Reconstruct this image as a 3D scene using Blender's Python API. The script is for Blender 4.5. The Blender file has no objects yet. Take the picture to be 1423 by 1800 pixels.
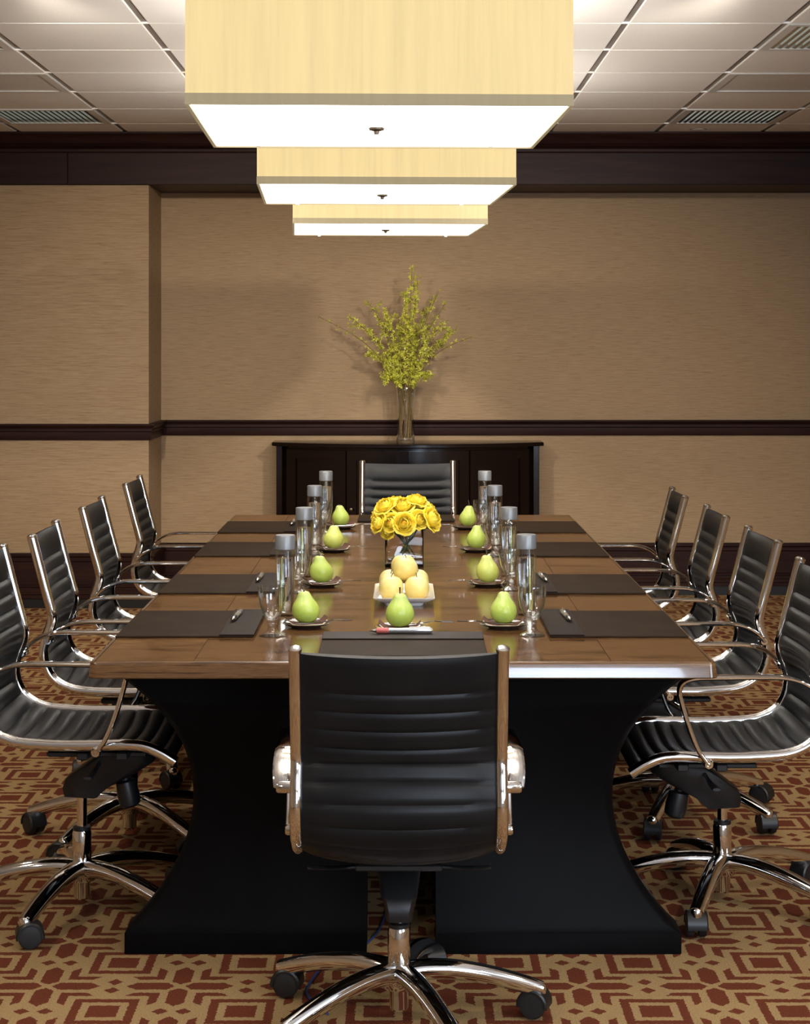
import bpy, math, random
from mathutils import Vector, Matrix
PI = math.pi
random.seed(7)
scene = bpy.context.scene
C = scene.collection

# ------------------------------------------------------------------ camera
F = 3100.0                       # focal length in pixels of the 1423x1800 frame
EYE = 1.5
VX, VY = 705.0, 605.0            # vanishing point of the room in the frame
cam_d = bpy.data.cameras.new('camera')
cam = bpy.data.objects.new('camera', cam_d)
C.objects.link(cam)
cam.location = (0, 0, EYE)
cam.rotation_euler = (PI / 2, 0, 0)
cam_d.sensor_width = 36.0
cam_d.sensor_fit = 'AUTO'
cam_d.lens = 36.0 * F / 1800.0
cam_d.shift_x = (711.5 - VX) / 1800.0
cam_d.shift_y = -(900.0 - VY) / 1800.0
cam_d.clip_start = 0.05
scene.camera = cam

# ------------------------------------------------------------------ world, view
w = bpy.data.worlds.new('world')
scene.world = w
w.use_nodes = True
w.node_tree.nodes['Background'].inputs[0].default_value = (0.75, 0.85, 1.0, 1)
w.node_tree.nodes['Background'].inputs[1].default_value = 0.6
vs = scene.view_settings
vs.view_transform = 'Standard'
vs.look = 'None'
vs.gamma = 1.0
vs.use_curve_mapping = False
vs.exposure = 0.0

# ------------------------------------------------------------------ lights
def area(name, loc, rot, sx, sy, power, col):
    d = bpy.data.lights.new(name, 'AREA')
    d.shape = 'RECTANGLE'; d.size = sx; d.size_y = sy
    d.energy = power; d.color = col
    o = bpy.data.objects.new(name, d); C.objects.link(o)
    o.location = loc; o.rotation_euler = rot
    return o

def spot(name, loc, target, power, col, ang, blend=0.6, radius=0.05):
    d = bpy.data.lights.new(name, 'SPOT')
    d.energy = power; d.color = col; d.spot_size = math.radians(ang)
    d.spot_blend = blend; d.shadow_soft_size = radius
    o = bpy.data.objects.new(name, d); C.objects.link(o)
    o.location = loc
    v = Vector(target) - Vector(loc)
    o.rotation_euler = v.to_track_quat('-Z', 'Y').to_euler()
    return o

WARM = (1.0, 0.90, 0.76)
# added daylight at assumed windows behind camera and in right wall, out of frame
area('window_daylight', (1.45, -1.55, 1.65), (PI / 2, 0, 0), 1.7, 1.5, 150, (0.70, 0.82, 1.0))
area('window_daylight', (2.93, 1.5, 1.65), (PI / 2, 0, PI / 2), 1.8, 1.5, 75, (0.74, 0.85, 1.0))
FILL_SPOTS = [(x, y) for y in (1.2, 3.3, 5.4) for x in (-2.05, 1.95)]  # ceiling spots added out of frame to brighten the room, no known fixtures
for (x, y) in FILL_SPOTS:
    spot('downlight_lamp', (x, y, 2.66), (x * 0.8, y + 1.2, 0.6), 75, WARM, 110, 0.8, 0.07)
for (x, y) in ((-1.25, 5.9), (1.15, 5.9)):  # added pair that brightens the back wall
    spot('downlight_lamp', (x, y, 2.66), ((-.9 if x < 0 else .35), 10.3, 0.55), 330, WARM, 78, 1.0, 0.07)
spot('downlight_lamp', (0.84, 5.7, 2.66), (0.02, 10.27, 1.45), 130, (1.0, 0.88, 0.68), 17, 0.7, 0.06)  # spot added for the highlight on the flowers

# ------------------------------------------------------------------ node helpers / materials
class NT:
    def __init__(s, name):
        s.m = bpy.data.materials.new(name); s.m.use_nodes = True
        s.t = s.m.node_tree; s.b = s.t.nodes['Principled BSDF']
    def n(s, typ, **kw):
        nd = s.t.nodes.new(typ)
        for k, v in kw.items(): setattr(nd, k, v)
        return nd
    def l(s, a, b): s.t.links.new(a, b)
    def math(s, op, a, b=None, c=None):
        nd = s.n('ShaderNodeMath', operation=op)
        for i, v in enumerate((a, b, c)):
            if v is None: continue
            if isinstance(v, (int, float)): nd.inputs[i].default_value = v
            else: s.l(v, nd.inputs[i])
        return nd.outputs[0]
    def coord(s, kind='Object', scale=(1, 1, 1), loc=(0, 0, 0), rot=(0, 0, 0)):
        tc = s.n('ShaderNodeTexCoord'); mp = s.n('ShaderNodeMapping')
        mp.inputs['Scale'].default_value = scale
        mp.inputs['Location'].default_value = loc
        mp.inputs['Rotation'].default_value = rot
        s.l(tc.outputs[kind], mp.inputs[0])
        return mp.outputs[0]
    def noise(s, vec, scale, detail=4, rough=0.6):
        nd = s.n('ShaderNodeTexNoise')
        nd.inputs['Scale'].default_value = scale
        nd.inputs['Detail'].default_value = detail
        nd.inputs['Roughness'].default_value = rough
        if vec is not None: s.l(vec, nd.inputs['Vector'])
        return nd.outputs['Fac']
    def ramp(s, fac, stops):
        nd = s.n('ShaderNodeValToRGB'); e = nd.color_ramp.elements
        while len(e) < len(stops): e.new(0.5)
        for i, (p, c) in enumerate(stops):
            e[i].position = p; e[i].color = (c[0], c[1], c[2], 1)
        s.l(fac, nd.inputs[0])
        return nd.outputs[0]
    def mix(s, fac, a, b):
        nd = s.n('ShaderNodeMix', data_type='RGBA')
        for i, v in ((0, fac), (6, a), (7, b)):
            if isinstance(v, (int, float)): nd.inputs[i].default_value = v
            elif isinstance(v, tuple): nd.inputs[i].default_value = (v[0], v[1], v[2], 1)
            else: s.l(v, nd.inputs[i])
        return nd.outputs[2]
    def bump(s, h, strength=0.2, dist=0.01):
        nd = s.n('ShaderNodeBump')
        nd.inputs['Strength'].default_value = strength
        nd.inputs['Distance'].default_value = dist
        s.l(h, nd.inputs['Height']); s.l(nd.outputs[0], s.b.inputs['Normal'])
    def set(s, **kw):
        for k, v in kw.items():
            k = k.replace('_', ' ')
            i = s.b.inputs[k]
            if isinstance(v, (int, float)): i.default_value = v
            elif isinstance(v, tuple): i.default_value = (v[0], v[1], v[2], 1)
            else: s.l(v, i)
        return s

def simple(name, col, rough=0.5, metal=0.0, vary=0.06, scale=40, coat=0.0, bump=0.0):
    t = NT(name)
    f = t.noise(t.coord('Object'), scale, 3)
    d = tuple(max(0, c * (1 - vary)) for c in col); u = tuple(min(1, c * (1 + vary)) for c in col)
    t.set(Base_Color=t.ramp(f, [(0.3, d), (0.7, u)]), Roughness=rough, Metallic=metal)
    if coat: t.set(Coat_Weight=coat, Coat_Roughness=0.05)
    if bump: t.bump(f, bump, 0.002)
    return t.m

M = {}
M['chrome'] = simple('polished_chrome', (0.80, 0.79, 0.78), 0.06, 1.0, 0.02)
M['satin_metal'] = simple('satin_metal', (0.62, 0.60, 0.56), 0.28, 1.0, 0.03)
M['black_plastic'] = simple('black_plastic', (0.006, 0.006, 0.0065), 0.42, 0, 0.2)
M['rubber'] = simple('caster_rubber', (0.008, 0.0075, 0.0075), 0.55, 0, 0.2)
M['cap_grey'] = simple('bottle_cap_grey', (0.22, 0.23, 0.24), 0.38, 0.35, 0.03)
M['porcelain'] = simple('white_porcelain', (0.80, 0.79, 0.76), 0.12, 0, 0.02, coat=0.4)
M['saucer'] = simple('dark_glazed_ceramic', (0.045, 0.030, 0.024), 0.14, 0, 0.15, coat=0.5)
M['napkin_brown'] = simple('brown_napkin', (0.12, 0.05, 0.028), 0.85, 0, 0.2, 200, bump=0.2)
M['napkin_cream'] = simple('cream_napkin', (0.68, 0.58, 0.43), 0.85, 0, 0.08, 200, bump=0.2)
M['silver'] = simple('cutlery_steel', (0.82, 0.80, 0.77), 0.14, 1.0, 0.02)
M['stem'] = simple('dark_stem', (0.05, 0.035, 0.015), 0.7, 0, 0.3)
M['green_stem'] = simple('green_stem', (0.06, 0.10, 0.025), 0.5, 0, 0.3)
M['twig'] = simple('woody_twig', (0.21, 0.13, 0.045), 0.75, 0, 0.35, 60)
M['pen_body'] = simple('pen_silver', (0.55, 0.54, 0.53), 0.18, 0.8, 0.05)
M['pen_red'] = simple('pen_red_grip', (0.45, 0.10, 0.09), 0.35, 0, 0.1)
M['pen_black'] = simple('pen_black', (0.015, 0.015, 0.015), 0.3, 0, 0.1)
M['cable'] = simple('blue_cable', (0.03, 0.05, 0.15), 0.45, 0, 0.1)
M['tee_dark'] = simple('ceiling_main_tee', (0.22, 0.20, 0.185), 0.45, 0.2, 0.12, 12)
M['tee_light'] = simple('ceiling_cross_tee', (0.88, 0.86, 0.82), 0.5, 0, 0.12, 30)
M['plenum'] = simple('ceiling_void', (0.10, 0.09, 0.085), 0.9, 0, 0.1)
M['fixture_white'] = simple('fixture_enamel', (0.62, 0.60, 0.57), 0.35, 0, 0.03)
M['louvre'] = simple('louvre_aluminium', (0.70, 0.72, 0.70), 0.16, 1.0, 0.04)
M['plaster'] = simple('off_white_plaster', (0.66, 0.63, 0.58), 0.8, 0, 0.03, 8)
M['clip'] = simple('clear_clip', (0.86, 0.86, 0.87), 0.2, 0, 0.02)
M['bronze'] = simple('aged_bronze', (0.10, 0.075, 0.05), 0.35, 0.8, 0.1)

def leather(name, a, b, rough, spec=0.19):
    t = NT(name)
    v = t.coord('Object')
    f = t.noise(v, 9, 3); g = t.noise(v, 420, 2)
    t.set(Base_Color=t.ramp(f, [(0.3, a), (0.7, b)]), Roughness=rough, Specular_IOR_Level=spec)
    t.bump(g, 0.12, 0.001)
    return t.m
M['leather'] = leather('black_leather', (0.006, 0.006, 0.0065), (0.010, 0.0095, 0.0095), 0.40)
M['pad'] = leather('dark_brown_leather', (0.021, 0.013, 0.008), (0.030, 0.019, 0.012), 0.60, 0.05)
M['pad_flap'] = leather('black_brown_leather', (0.013, 0.008, 0.006), (0.020, 0.013, 0.009), 0.52, 0.10)
M['base_black'] = leather('black_lacquer', (0.0016, 0.0016, 0.002), (0.0026, 0.0026, 0.003), 0.5, 0.07)

def wood(name, cols, rough, sc, rot=(0, 0, 0), coat=0.0, bump=0.0, spec=0.5):
    t = NT(name)
    v = t.coord('Object', sc, (0, 0, 0), rot)
    f = t.noise(v, 1.0, 6, 0.62); f2 = t.noise(v, 6.0, 3, 0.5)
    h = t.math('ADD', t.math('MULTIPLY', f, 0.75), t.math('MULTIPLY', f2, 0.25))
    t.set(Base_Color=t.ramp(h, cols), Roughness=rough)
    t.set(Specular_IOR_Level=spec)
    if coat: t.set(Coat_Weight=coat, Coat_Roughness=0.04)
    if bump: t.bump(h, bump, 0.002)
    return t.m
WAL = [(0.395, (0.042, 0.017, 0.006)), (0.455, (0.092, 0.042, 0.014)), (0.50, (0.132, 0.064, 0.024)), (0.545, (0.094, 0.043, 0.015)), (0.60, (0.170, 0.086, 0.032))]
M['walnut'] = wood('walnut_veneer', WAL, 0.14, (2.6, 15, 8), spec=0.30)
M['walnut_side'] = wood('walnut_veneer_side', WAL, 0.18, (3.4, 13, 8), (0, 0, 0.25), spec=0.22)
M['edge'] = wood('walnut_edge_lacquer', WAL, 0.20, (2.2, 2.2, 60), coat=0.8)
MAH = [(0.30, (0.010, 0.0035, 0.003)), (0.50, (0.022, 0.008, 0.006)), (0.75, (0.036, 0.014, 0.010))]
M['mahogany'] = wood('dark_mahogany', MAH, 0.48, (2.0, 10, 34), spec=0.14)
M['credenza'] = wood('espresso_gloss', [(0.3, (0.003, 0.0014, 0.0013)), (0.7, (0.007, 0.003, 0.0026))], 0.16, (3, 3, 20), coat=0.1)

def wallpaper():
    t = NT('grasscloth_wallpaper')
    v = t.coord('Object', (9.0, 9.0, 170.0))
    f = t.noise(v, 1.0, 5, 0.7)
    v2 = t.coord('Object', (0.8, 0.8, 1.0))
    g = t.noise(v2, 3.0, 3, 0.5)
    c = t.ramp(f, [(0.28, (0.200, 0.118, 0.058)), (0.45, (0.310, 0.205, 0.112)), (0.62, (0.360, 0.250, 0.142)), (0.80, (0.425, 0.305, 0.180))])
    c = t.mix(t.math('MULTIPLY', g, 0.25), c, (0.30, 0.205, 0.11))
    t.set(Base_Color=c, Roughness=0.75)
    t.bump(f, 0.25, 0.003)
    return t.m
M['wall'] = wallpaper()

def carpet():
    t = NT('lattice_carpet')
    P = 0.311
    tc = t.n('ShaderNodeTexCoord')
    nz = t.n('ShaderNodeTexNoise'); nz.inputs['Scale'].default_value = 130; nz.inputs['Detail'].default_value = 2
    t.l(tc.outputs['Object'], nz.inputs['Vector'])
    sub = t.n('ShaderNodeVectorMath', operation='SUBTRACT'); t.l(nz.outputs['Color'], sub.inputs[0]); sub.inputs[1].default_value = (0.5, 0.5, 0.5)
    scl = t.n('ShaderNodeVectorMath', operation='SCALE'); t.l(sub.outputs[0], scl.inputs[0]); scl.inputs['Scale'].default_value = 0.010
    add = t.n('ShaderNodeVectorMath', operation='ADD'); t.l(tc.outputs['Object'], add.inputs[0]); t.l(scl.outputs[0], add.inputs[1])
    sp = t.n('ShaderNodeSeparateXYZ'); t.l(add.outputs[0], sp.inputs[0])
    def cell(o, off):
        k = t.math('DIVIDE', t.math('SUBTRACT', o, off), P)
        fr = t.math('SUBTRACT', t.math('FRACT', t.math('ADD', k, 100.5)), 0.5)
        return t.math('ABSOLUTE', fr)
    a = cell(sp.outputs[0], -0.672); b = cell(sp.outputs[1], 4.276)
    p = t.math('MAXIMUM', a, b); q = t.math('MINIMUM', a, b); e = t.math('SUBTRACT', 0.5, p)
    def lt(x, y): return t.math('LESS_THAN', x, y)
    def gt(x, y): return t.math('GREATER_THAN', x, y)
    def AND(x, y): return t.math('MULTIPLY', x, y)
    def OR(x, y): return t.math('MAXIMUM', x, y)
    m1 = lt(p, 0.112)
    m2 = AND(gt(p, 0.172), lt(p, 0.238))
    m3 = AND(AND(gt(p, 0.300), lt(p, 0.366)), gt(q, t.math('MULTIPLY_ADD', p, 0.9, -0.155)))
    lim = t.math('MINIMUM', t.math('MINIMUM', 0.070, t.math('MULTIPLY', t.math('SUBTRACT', q, 0.095), 0.9)),
                 t.math('MULTIPLY', t.math('SUBTRACT', 0.462, q), 1.3))
    m4 = lt(e, lim)
    m5 = lt(t.math('ADD', t.math('DIVIDE', q, 0.060), t.math('DIVIDE', t.math('ABSOLUTE', t.math('SUBTRACT', e, 0.085)), 0.062)), 1.0)
    red = OR(OR(OR(m1, m2), OR(m3, m4)), m5)
    n1 = t.noise(t.coord('Object'), 260, 2)
    gold = t.ramp(n1, [(0.3, (0.235, 0.145, 0.062)), (0.7, (0.370, 0.250, 0.115))])
    rust = t.ramp(n1, [(0.3, (0.085, 0.020, 0.009)), (0.7, (0.150, 0.040, 0.018))])
    t.set(Base_Color=t.mix(red, gold, rust), Roughness=0.95, Specular_IOR_Level=0.1)
    t.bump(n1, 0.5, 0.004)
    return t.m
M['carpet'] = carpet()

def tile():
    t = NT('ceiling_tile_mineral')
    v = t.coord('Object')
    f = t.noise(v, 160, 3); g = t.noise(v, 4, 2)
    t.set(Base_Color=t.mix(t.math('MULTIPLY', g, 0.4), t.ramp(f, [(0.3, (0.70, 0.67, 0.63)), (0.7, (0.80, 0.77, 0.73))]), (0.72, 0.68, 0.64)), Roughness=0.85)
    t.bump(f, 0.3, 0.002)
    return t.m
M['tile'] = tile()

def emit(name, col, strength, base, streak=None):
    t = NT(name)
    if streak:
        v = t.coord('Object', (16, 16, 0.8))
        f = t.noise(v, 3.0, 5, 0.65)
        c = t.ramp(f, [(0.25, tuple(x * 0.90 for x in col)), (0.5, col), (0.75, tuple(min(1.2, x * 1.07) for x in col))])
        t.set(Emission_Color=c, Base_Color=base)
    else:
        t.set(Emission_Color=col, Base_Color=base)
    t.set(Emission_Strength=strength, Roughness=0.7)
    return t.m
M['shade'] = emit('silk_lamp_shade', (0.95, 0.725, 0.335), 0.88, (0.10, 0.08, 0.045), True)
M['band'] = emit('shade_trim_band', (0.36, 0.29, 0.165), 0.70, (0.14, 0.115, 0.07), True)
M['diffuser'] = emit('frosted_diffuser', (1.0, 0.955, 0.90), 7.5, (0.8, 0.8, 0.8))
M['lens'] = emit('fixture_lens', (0.88, 0.90, 0.76), 0.26, (0.25, 0.26, 0.24))

def glass(name, col=(1, 1, 1), ior=1.45, rough=0.0):
    t = NT(name)
    t.set(Base_Color=col, Roughness=rough, IOR=ior, Transmission_Weight=1.0)
    return t.m
def thin_glass(name, ior, pw=4.0):   # ior: reflectance seen head-on
    t = NT(name)
    tr = t.n('ShaderNodeBsdfTransparent'); gl = t.n('ShaderNodeBsdfGlossy'); lw = t.n('ShaderNodeLayerWeight'); mx = t.n('ShaderNodeMixShader')
    lw.inputs['Blend'].default_value = 0.5
    tr.inputs[0].default_value = (0.965, 0.975, 0.97, 1)
    gl.inputs['Roughness'].default_value = 0.02
    fac = t.math('MULTIPLY_ADD', t.math('POWER', lw.outputs['Facing'], pw), 0.85, ior)
    t.l(fac, mx.inputs[0]); t.l(tr.outputs[0], mx.inputs[1]); t.l(gl.outputs[0], mx.inputs[2])
    t.l(mx.outputs[0], t.t.nodes['Material Output'].inputs['Surface'])
    return t.m
M['glass'] = thin_glass('clear_glass', 0.045)
M['goblet_glass'] = thin_glass('goblet_glass', 0.07, 2.2)
M['solid_glass'] = glass('solid_clear_glass')
M['water'] = glass('still_water', (0.98, 0.99, 1.0), 1.33)

def fruit(name, lo, mid, hi, zr, speck):
    t = NT(name)
    v = t.coord('Object')
    sp = t.n('ShaderNodeSeparateXYZ'); t.l(v, sp.inputs[0])
    g = t.noise(v, 26, 3)
    h = t.math('ADD', t.math('DIVIDE', sp.outputs[2], zr), t.math('MULTIPLY', t.math('SUBTRACT', g, 0.5), 0.9))
    c = t.ramp(h, [(0.05, lo), (0.5, mid), (0.95, hi)])
    s = t.noise(v, 330, 2)
    c = t.mix(t.math('MULTIPLY', t.math('GREATER_THAN', s, 0.66), 0.45), c, speck)
    t.set(Base_Color=c, Roughness=0.32, Subsurface_Weight=0.12)
    t.b.inputs['Subsurface Radius'].default_value = (0.01, 0.01, 0.004)
    return t.m
M['pear_g'] = fruit('green_pear_skin', (0.36, 0.46, 0.07), (0.47, 0.59, 0.11), (0.55, 0.66, 0.20), 0.085, (0.20, 0.28, 0.05))
M['pear_y'] = fruit('yellow_green_pear_skin', (0.52, 0.56, 0.10), (0.62, 0.68, 0.16), (0.66, 0.72, 0.24), 0.085, (0.30, 0.32, 0.05))
M['apple'] = fruit('pale_yellow_apple_skin', (0.72, 0.50, 0.13), (0.82, 0.66, 0.21), (0.86, 0.76, 0.33), 0.07, (0.70, 0.52, 0.2))

def petal_mat(name, a, b):
    t = NT(name)
    f = t.noise(t.coord('Object'), 45, 3)
    t.set(Base_Color=t.ramp(f, [(0.3, a), (0.7, b)]), Roughness=0.5, Subsurface_Weight=0.15)
    t.b.inputs['Subsurface Radius'].default_value = (0.01, 0.008, 0.002)
    return t.m
M['rose'] = petal_mat('rose_yellow', (0.96, 0.72, 0.04), (1.0, 0.86, 0.13))
M['rose_in'] = petal_mat('rose_orange_heart', (0.86, 0.42, 0.02), (0.93, 0.60, 0.035))
M['blossom'] = petal_mat('forsythia_yellow_green', (0.40, 0.42, 0.03), (0.62, 0.60, 0.08))

# ------------------------------------------------------------------ mesh helpers
class MB:
    def __init__(s): s.v = []; s.f = []
    def add(s, v, f, mtx=None):
        o = len(s.v)
        for p in v:
            p = Vector(p)
            s.v.append(mtx @ p if mtx else p)
        s.f += [tuple(i + o for i in q) for q in f]
        return s
    def box(s, x0, x1, y0, y1, z0, z1, bev=0.0, mtx=None):
        if bev <= 0:
            v = [(x0, y0, z0), (x1, y0, z0), (x1, y1, z0), (x0, y1, z0), (x0, y0, z1), (x1, y0, z1), (x1, y1, z1), (x0, y1, z1)]
            f = [(3, 2, 1, 0), (4, 5, 6, 7), (0, 1, 5, 4), (1, 2, 6, 5), (2, 3, 7, 6), (3, 0, 4, 7)]
            return s.add(v, f, mtx)
        b = bev
        def ring(d, z): return [(x0 + d + b, y0 + d, z), (x1 - d - b, y0 + d, z), (x1 - d, y0 + d + b, z), (x1 - d, y1 - d - b, z),
                                (x1 - d - b, y1 - d, z), (x0 + d + b, y1 - d, z), (x0 + d, y1 - d - b, z), (x0 + d, y0 + d + b, z)]
        rings = [ring(b, z0), ring(0, z0 + b), ring(0, z1 - b), ring(b, z1)]
        return s.rings(rings, mtx=mtx)
    def rings(s, rings, cap=True, closed=True, mtx=None, loop=False):
        n = len(rings[0]); v = [p for r in rings for p in r]; f = []
        m = n if closed else n - 1
        R = len(rings)
        for i in range(R if loop else R - 1):
            i2 = (i + 1) % R
            for j in range(m):
                k = (j + 1) % n
                f.append((i * n + j, i * n + k, i2 * n + k, i2 * n + j))
        if cap and closed and not loop:
            f.append(tuple(reversed(range(n)))); f.append(tuple((R - 1) * n + j for j in range(n)))
        return s.add(v, f, mtx)
    def lathe(s, prof, n=24, mtx=None, cap=True):
        rings = []
        for (r, z) in prof:
            r = max(r, 1e-5)
            rings.append([(r * math.cos(2 * PI * j / n), r * math.sin(2 * PI * j / n), z) for j in range(n)])
        return s.rings(rings, cap=cap, mtx=mtx)
    def sweep(s, pts, prof, side=None, mtx=None, cap=True):
        """pts: path; prof: list of (a,b) or function i->list; side: constant side axis or None (parallel transport)"""
        P = [Vector(p) for p in pts]; n = len(P); rings = []
        S = None
        for i in range(n):
            T = (P[min(i + 1, n - 1)] - P[max(i - 1, 0)]).normalized()
            if side is not None:
                S = Vector(side)
            else:
                if S is None:
                    S = T.orthogonal().normalized()
                S = (S - T * S.dot(T)).normalized()
            U = S.cross(T).normalized()
            pr = prof(i / (n - 1)) if callable(prof) else prof
            rings.append([P[i] + S * a + U * b for (a, b) in pr])
        return s.rings(rings, cap=cap, mtx=mtx)
    def tube(s, pts, r, n=10, side=None, mtx=None):
        f = r if callable(r) else (lambda t: r)
        return s.sweep(pts, lambda t: [(f(t) * math.cos(2 * PI * j / n), f(t) * math.sin(2 * PI * j / n)) for j in range(n)], side, mtx)
    def mesh(s, name, smooth=35):
        me = bpy.data.meshes.new(name)
        me.from_pydata([tuple(p) for p in s.v], [], s.f)
        me.update()
        import bmesh
        bm = bmesh.new(); bm.from_mesh(me)
        bmesh.ops.recalc_face_normals(bm, faces=bm.faces)
        bm.to_mesh(me); bm.free()
        if smooth:
            for p in me.polygons: p.use_smooth = True
            me.set_sharp_from_angle(angle=math.radians(smooth))
        return me

def smoothpath(pts, k=6):
    P = [Vector(p) for p in pts]; out = []
    for i in range(len(P) - 1):
        p0 = P[max(i - 1, 0)]; p1 = P[i]; p2 = P[i + 1]; p3 = P[min(i + 2, len(P) - 1)]
        for j in range(k):
            t = j / k
            out.append(0.5 * ((2 * p1) + (p2 - p0) * t + (2 * p0 - 5 * p1 + 4 * p2 - p3) * t * t + (3 * p1 - p0 - 3 * p2 + p3) * t ** 3))
    out.append(P[-1])
    return out

def link(name, me, mat=None, parent=None, loc=(0, 0, 0), rot=(0, 0, 0), label=None):
    o = bpy.data.objects.new(name, me)
    C.objects.link(o)
    o.location = loc; o.rotation_euler = rot
    if mat is not None and not me.materials: me.materials.append(M[mat])
    if parent: o.parent = parent
    if label: o['label'] = label
    return o
def tag(o, label, cat, group=None):
    o['label'] = label; o['category'] = cat
    if group: o['group'] = group
    return o
def thing(name, label, cat, loc, rz=0.0, group=None):
    o = bpy.data.objects.new(name, None); C.objects.link(o)
    o.empty_display_size = 0.1
    o.location = loc; o.rotation_euler = (0, 0, rz)
    return tag(o, label, cat, group)
def struct(o, label=None, cat=None):
    o['kind'] = 'structure'
    if label: o['label'] = label
    if cat: o['category'] = cat
    return o
_mc = {}
def cached(key, fn, smooth=35):
    if key not in _mc: _mc[key] = fn().mesh(key, smooth)
    return _mc[key]

# ================================================================== ROOM
XL, XR, YB, YF, ZC = -3.36, 3.0, -1.7, 10.56, 2.70
YP, XP = 10.04, -1.437           # projecting wall section on the left of the back wall
struct(link('floor', MB().box(XL - .1, XR + .1, YB - .1, YF + .1, -0.10, 0).mesh('floor', 0), 'carpet'), 'gold and rust lattice patterned carpet covering the floor', 'floor')
struct(link('wall_back', MB().box(XL - .1, XR + .1, YF, YF + .12, 0, ZC + .1).mesh('wall_back', 0), 'wall'), 'tan grasscloth back wall behind the sideboard', 'wall')
struct(link('wall_back_left', MB().box(XL, XP, YP, YF, 0, 2.45).mesh('wall_back_left', 0), 'wall'), 'tan grasscloth wall section projecting forward at the left', 'wall')
struct(link('wall_left', MB().box(XL - .12, XL, YB, YF, 0, ZC + .1).mesh('wall_left', 0), 'wall'), 'tan grasscloth side wall left of the table, out of view', 'wall')
mb = MB().box(XR, XR + .12, YB, .6, 0, ZC + .1).box(XR, XR + .12, 2.4, YF, 0, ZC + .1).box(XR, XR + .12, .6, 2.4, 0, .9).box(XR, XR + .12, .6, 2.4, 2.4, ZC + .1)  # gap left for the assumed side window
struct(link('wall_right', mb.mesh('wall_right', 0), 'wall'), 'tan grasscloth side wall right of the table, out of view', 'wall')
mb = MB()
wins = [(0.60, 2.30)]  # assumed window behind the camera, added for its daylight
xs = [XL] + [x for wn in wins for x in wn] + [XR]
for i in range(0, len(xs), 2): mb.box(xs[i], xs[i + 1], YB - .12, YB, 0, ZC + .1)
for (a, b) in wins:
    mb.box(a, b, YB - .12, YB, 0, 0.9); mb.box(a, b, YB - .12, YB, 2.4, ZC + .1)
struct(link('wall_front', mb.mesh('wall_front', 0), 'plaster'), 'off-white wall with windows behind the viewer, out of view', 'wall')
for i, (a, b) in enumerate(wins):
    mb = MB()
    mb.box(a, b, YB - .10, YB + .02, 0.9, 0.95); mb.box(a, b, YB - .10, YB + .02, 2.35, 2.4)
    mb.box(a, a + .05, YB - .10, YB + .02, 0.95, 2.35); mb.box(b - .05, b, YB - .10, YB + .02, 0.95, 2.35)
    wo = struct(link('window_%d' % (i + 1), mb.mesh('window_frame', 0), 'mahogany'), 'dark wooden window frame behind the viewer', 'window')
    link('pane', MB().box(a + .05, b - .05, YB - .06, YB - .054, .95, 2.35).mesh('window_pane', 0), 'glass', wo)

a, b = .6, 2.4  # assumed unseen window in the right wall, added as a daylight source
mb = MB().box(XR - .02, XR + .10, a, b, .9, .95).box(XR - .02, XR + .10, a, b, 2.35, 2.4).box(XR - .02, XR + .10, a, a + .05, .95, 2.35).box(XR - .02, XR + .10, b - .05, b, .95, 2.35)
wo = struct(link('window_2', mb.mesh('side_window_frame', 0), 'mahogany'), 'dark wooden window frame in the right wall, out of view', 'window')

link('pane', MB().box(XR + .05, XR + .056, a + .05, b - .05, .95, 2.35).mesh('side_window_pane', 0), 'glass', wo)

# ---- mouldings swept along the stepped back wall
WPATH = [(XL, YP), (XP, YP), (XP, YF), (XR, YF)]
def moulding(path, prof):
    """prof: (d,z) outline, d = distance out from the wall; mitred corners"""
    n = len(path); rings = []
    nor = []
    for i in range(n - 1):
        d = (Vector(path[i + 1]) - Vector(path[i])).normalized()
        nor.append(Vector((d.y, -d.x)))
    for i in range(n):
        if i == 0: m = nor[0]
        elif i == n - 1: m = nor[-1]
        else:
            m = (nor[i - 1] + nor[i]); m = m / (1 + nor[i - 1].dot(nor[i]))
        rings.append([(path[i][0] + m.x * d, path[i][1] + m.y * d, z) for (d, z) in prof])
    return MB().rings(rings)
RAIL = [(0, .955), (.012, .955), (.016, .965), (.016, 1.000), (.022, 1.006), (.022, 1.020), (.034, 1.030), (.040, 1.040), (.040, 1.047), (0, 1.047)]
struct(link('trim_1', moulding(WPATH, RAIL).mesh('chair_rail', 25), 'mahogany'), 'dark mahogany chair rail running along the back wall', 'trim')
BASE = [(0, 0.055), (.030, 0.055), (.030, .075), (.036, .080), (.036, .095), (.028, .102), (.028, .118), (.034, .122), (.034, .130), (.024, .136), (.024, .262), (.030, .268), (.030, .288), (.038, .296), (.038, .312), (0, .312)]
struct(link('baseboard_back', moulding(WPATH, BASE).mesh('baseboard', 25), 'mahogany'), 'tall dark mahogany baseboard along the back wall', 'baseboard')
struct(link('baseboard_plinth', moulding(WPATH, [(0, 0), (.020, 0), (.020, .055), (0, .055)]).mesh('baseboard_plinth', 0), 'black_plastic'), 'black strip under the mahogany baseboard', 'baseboard')  # flat black strip between floor and mahogany board
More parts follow.
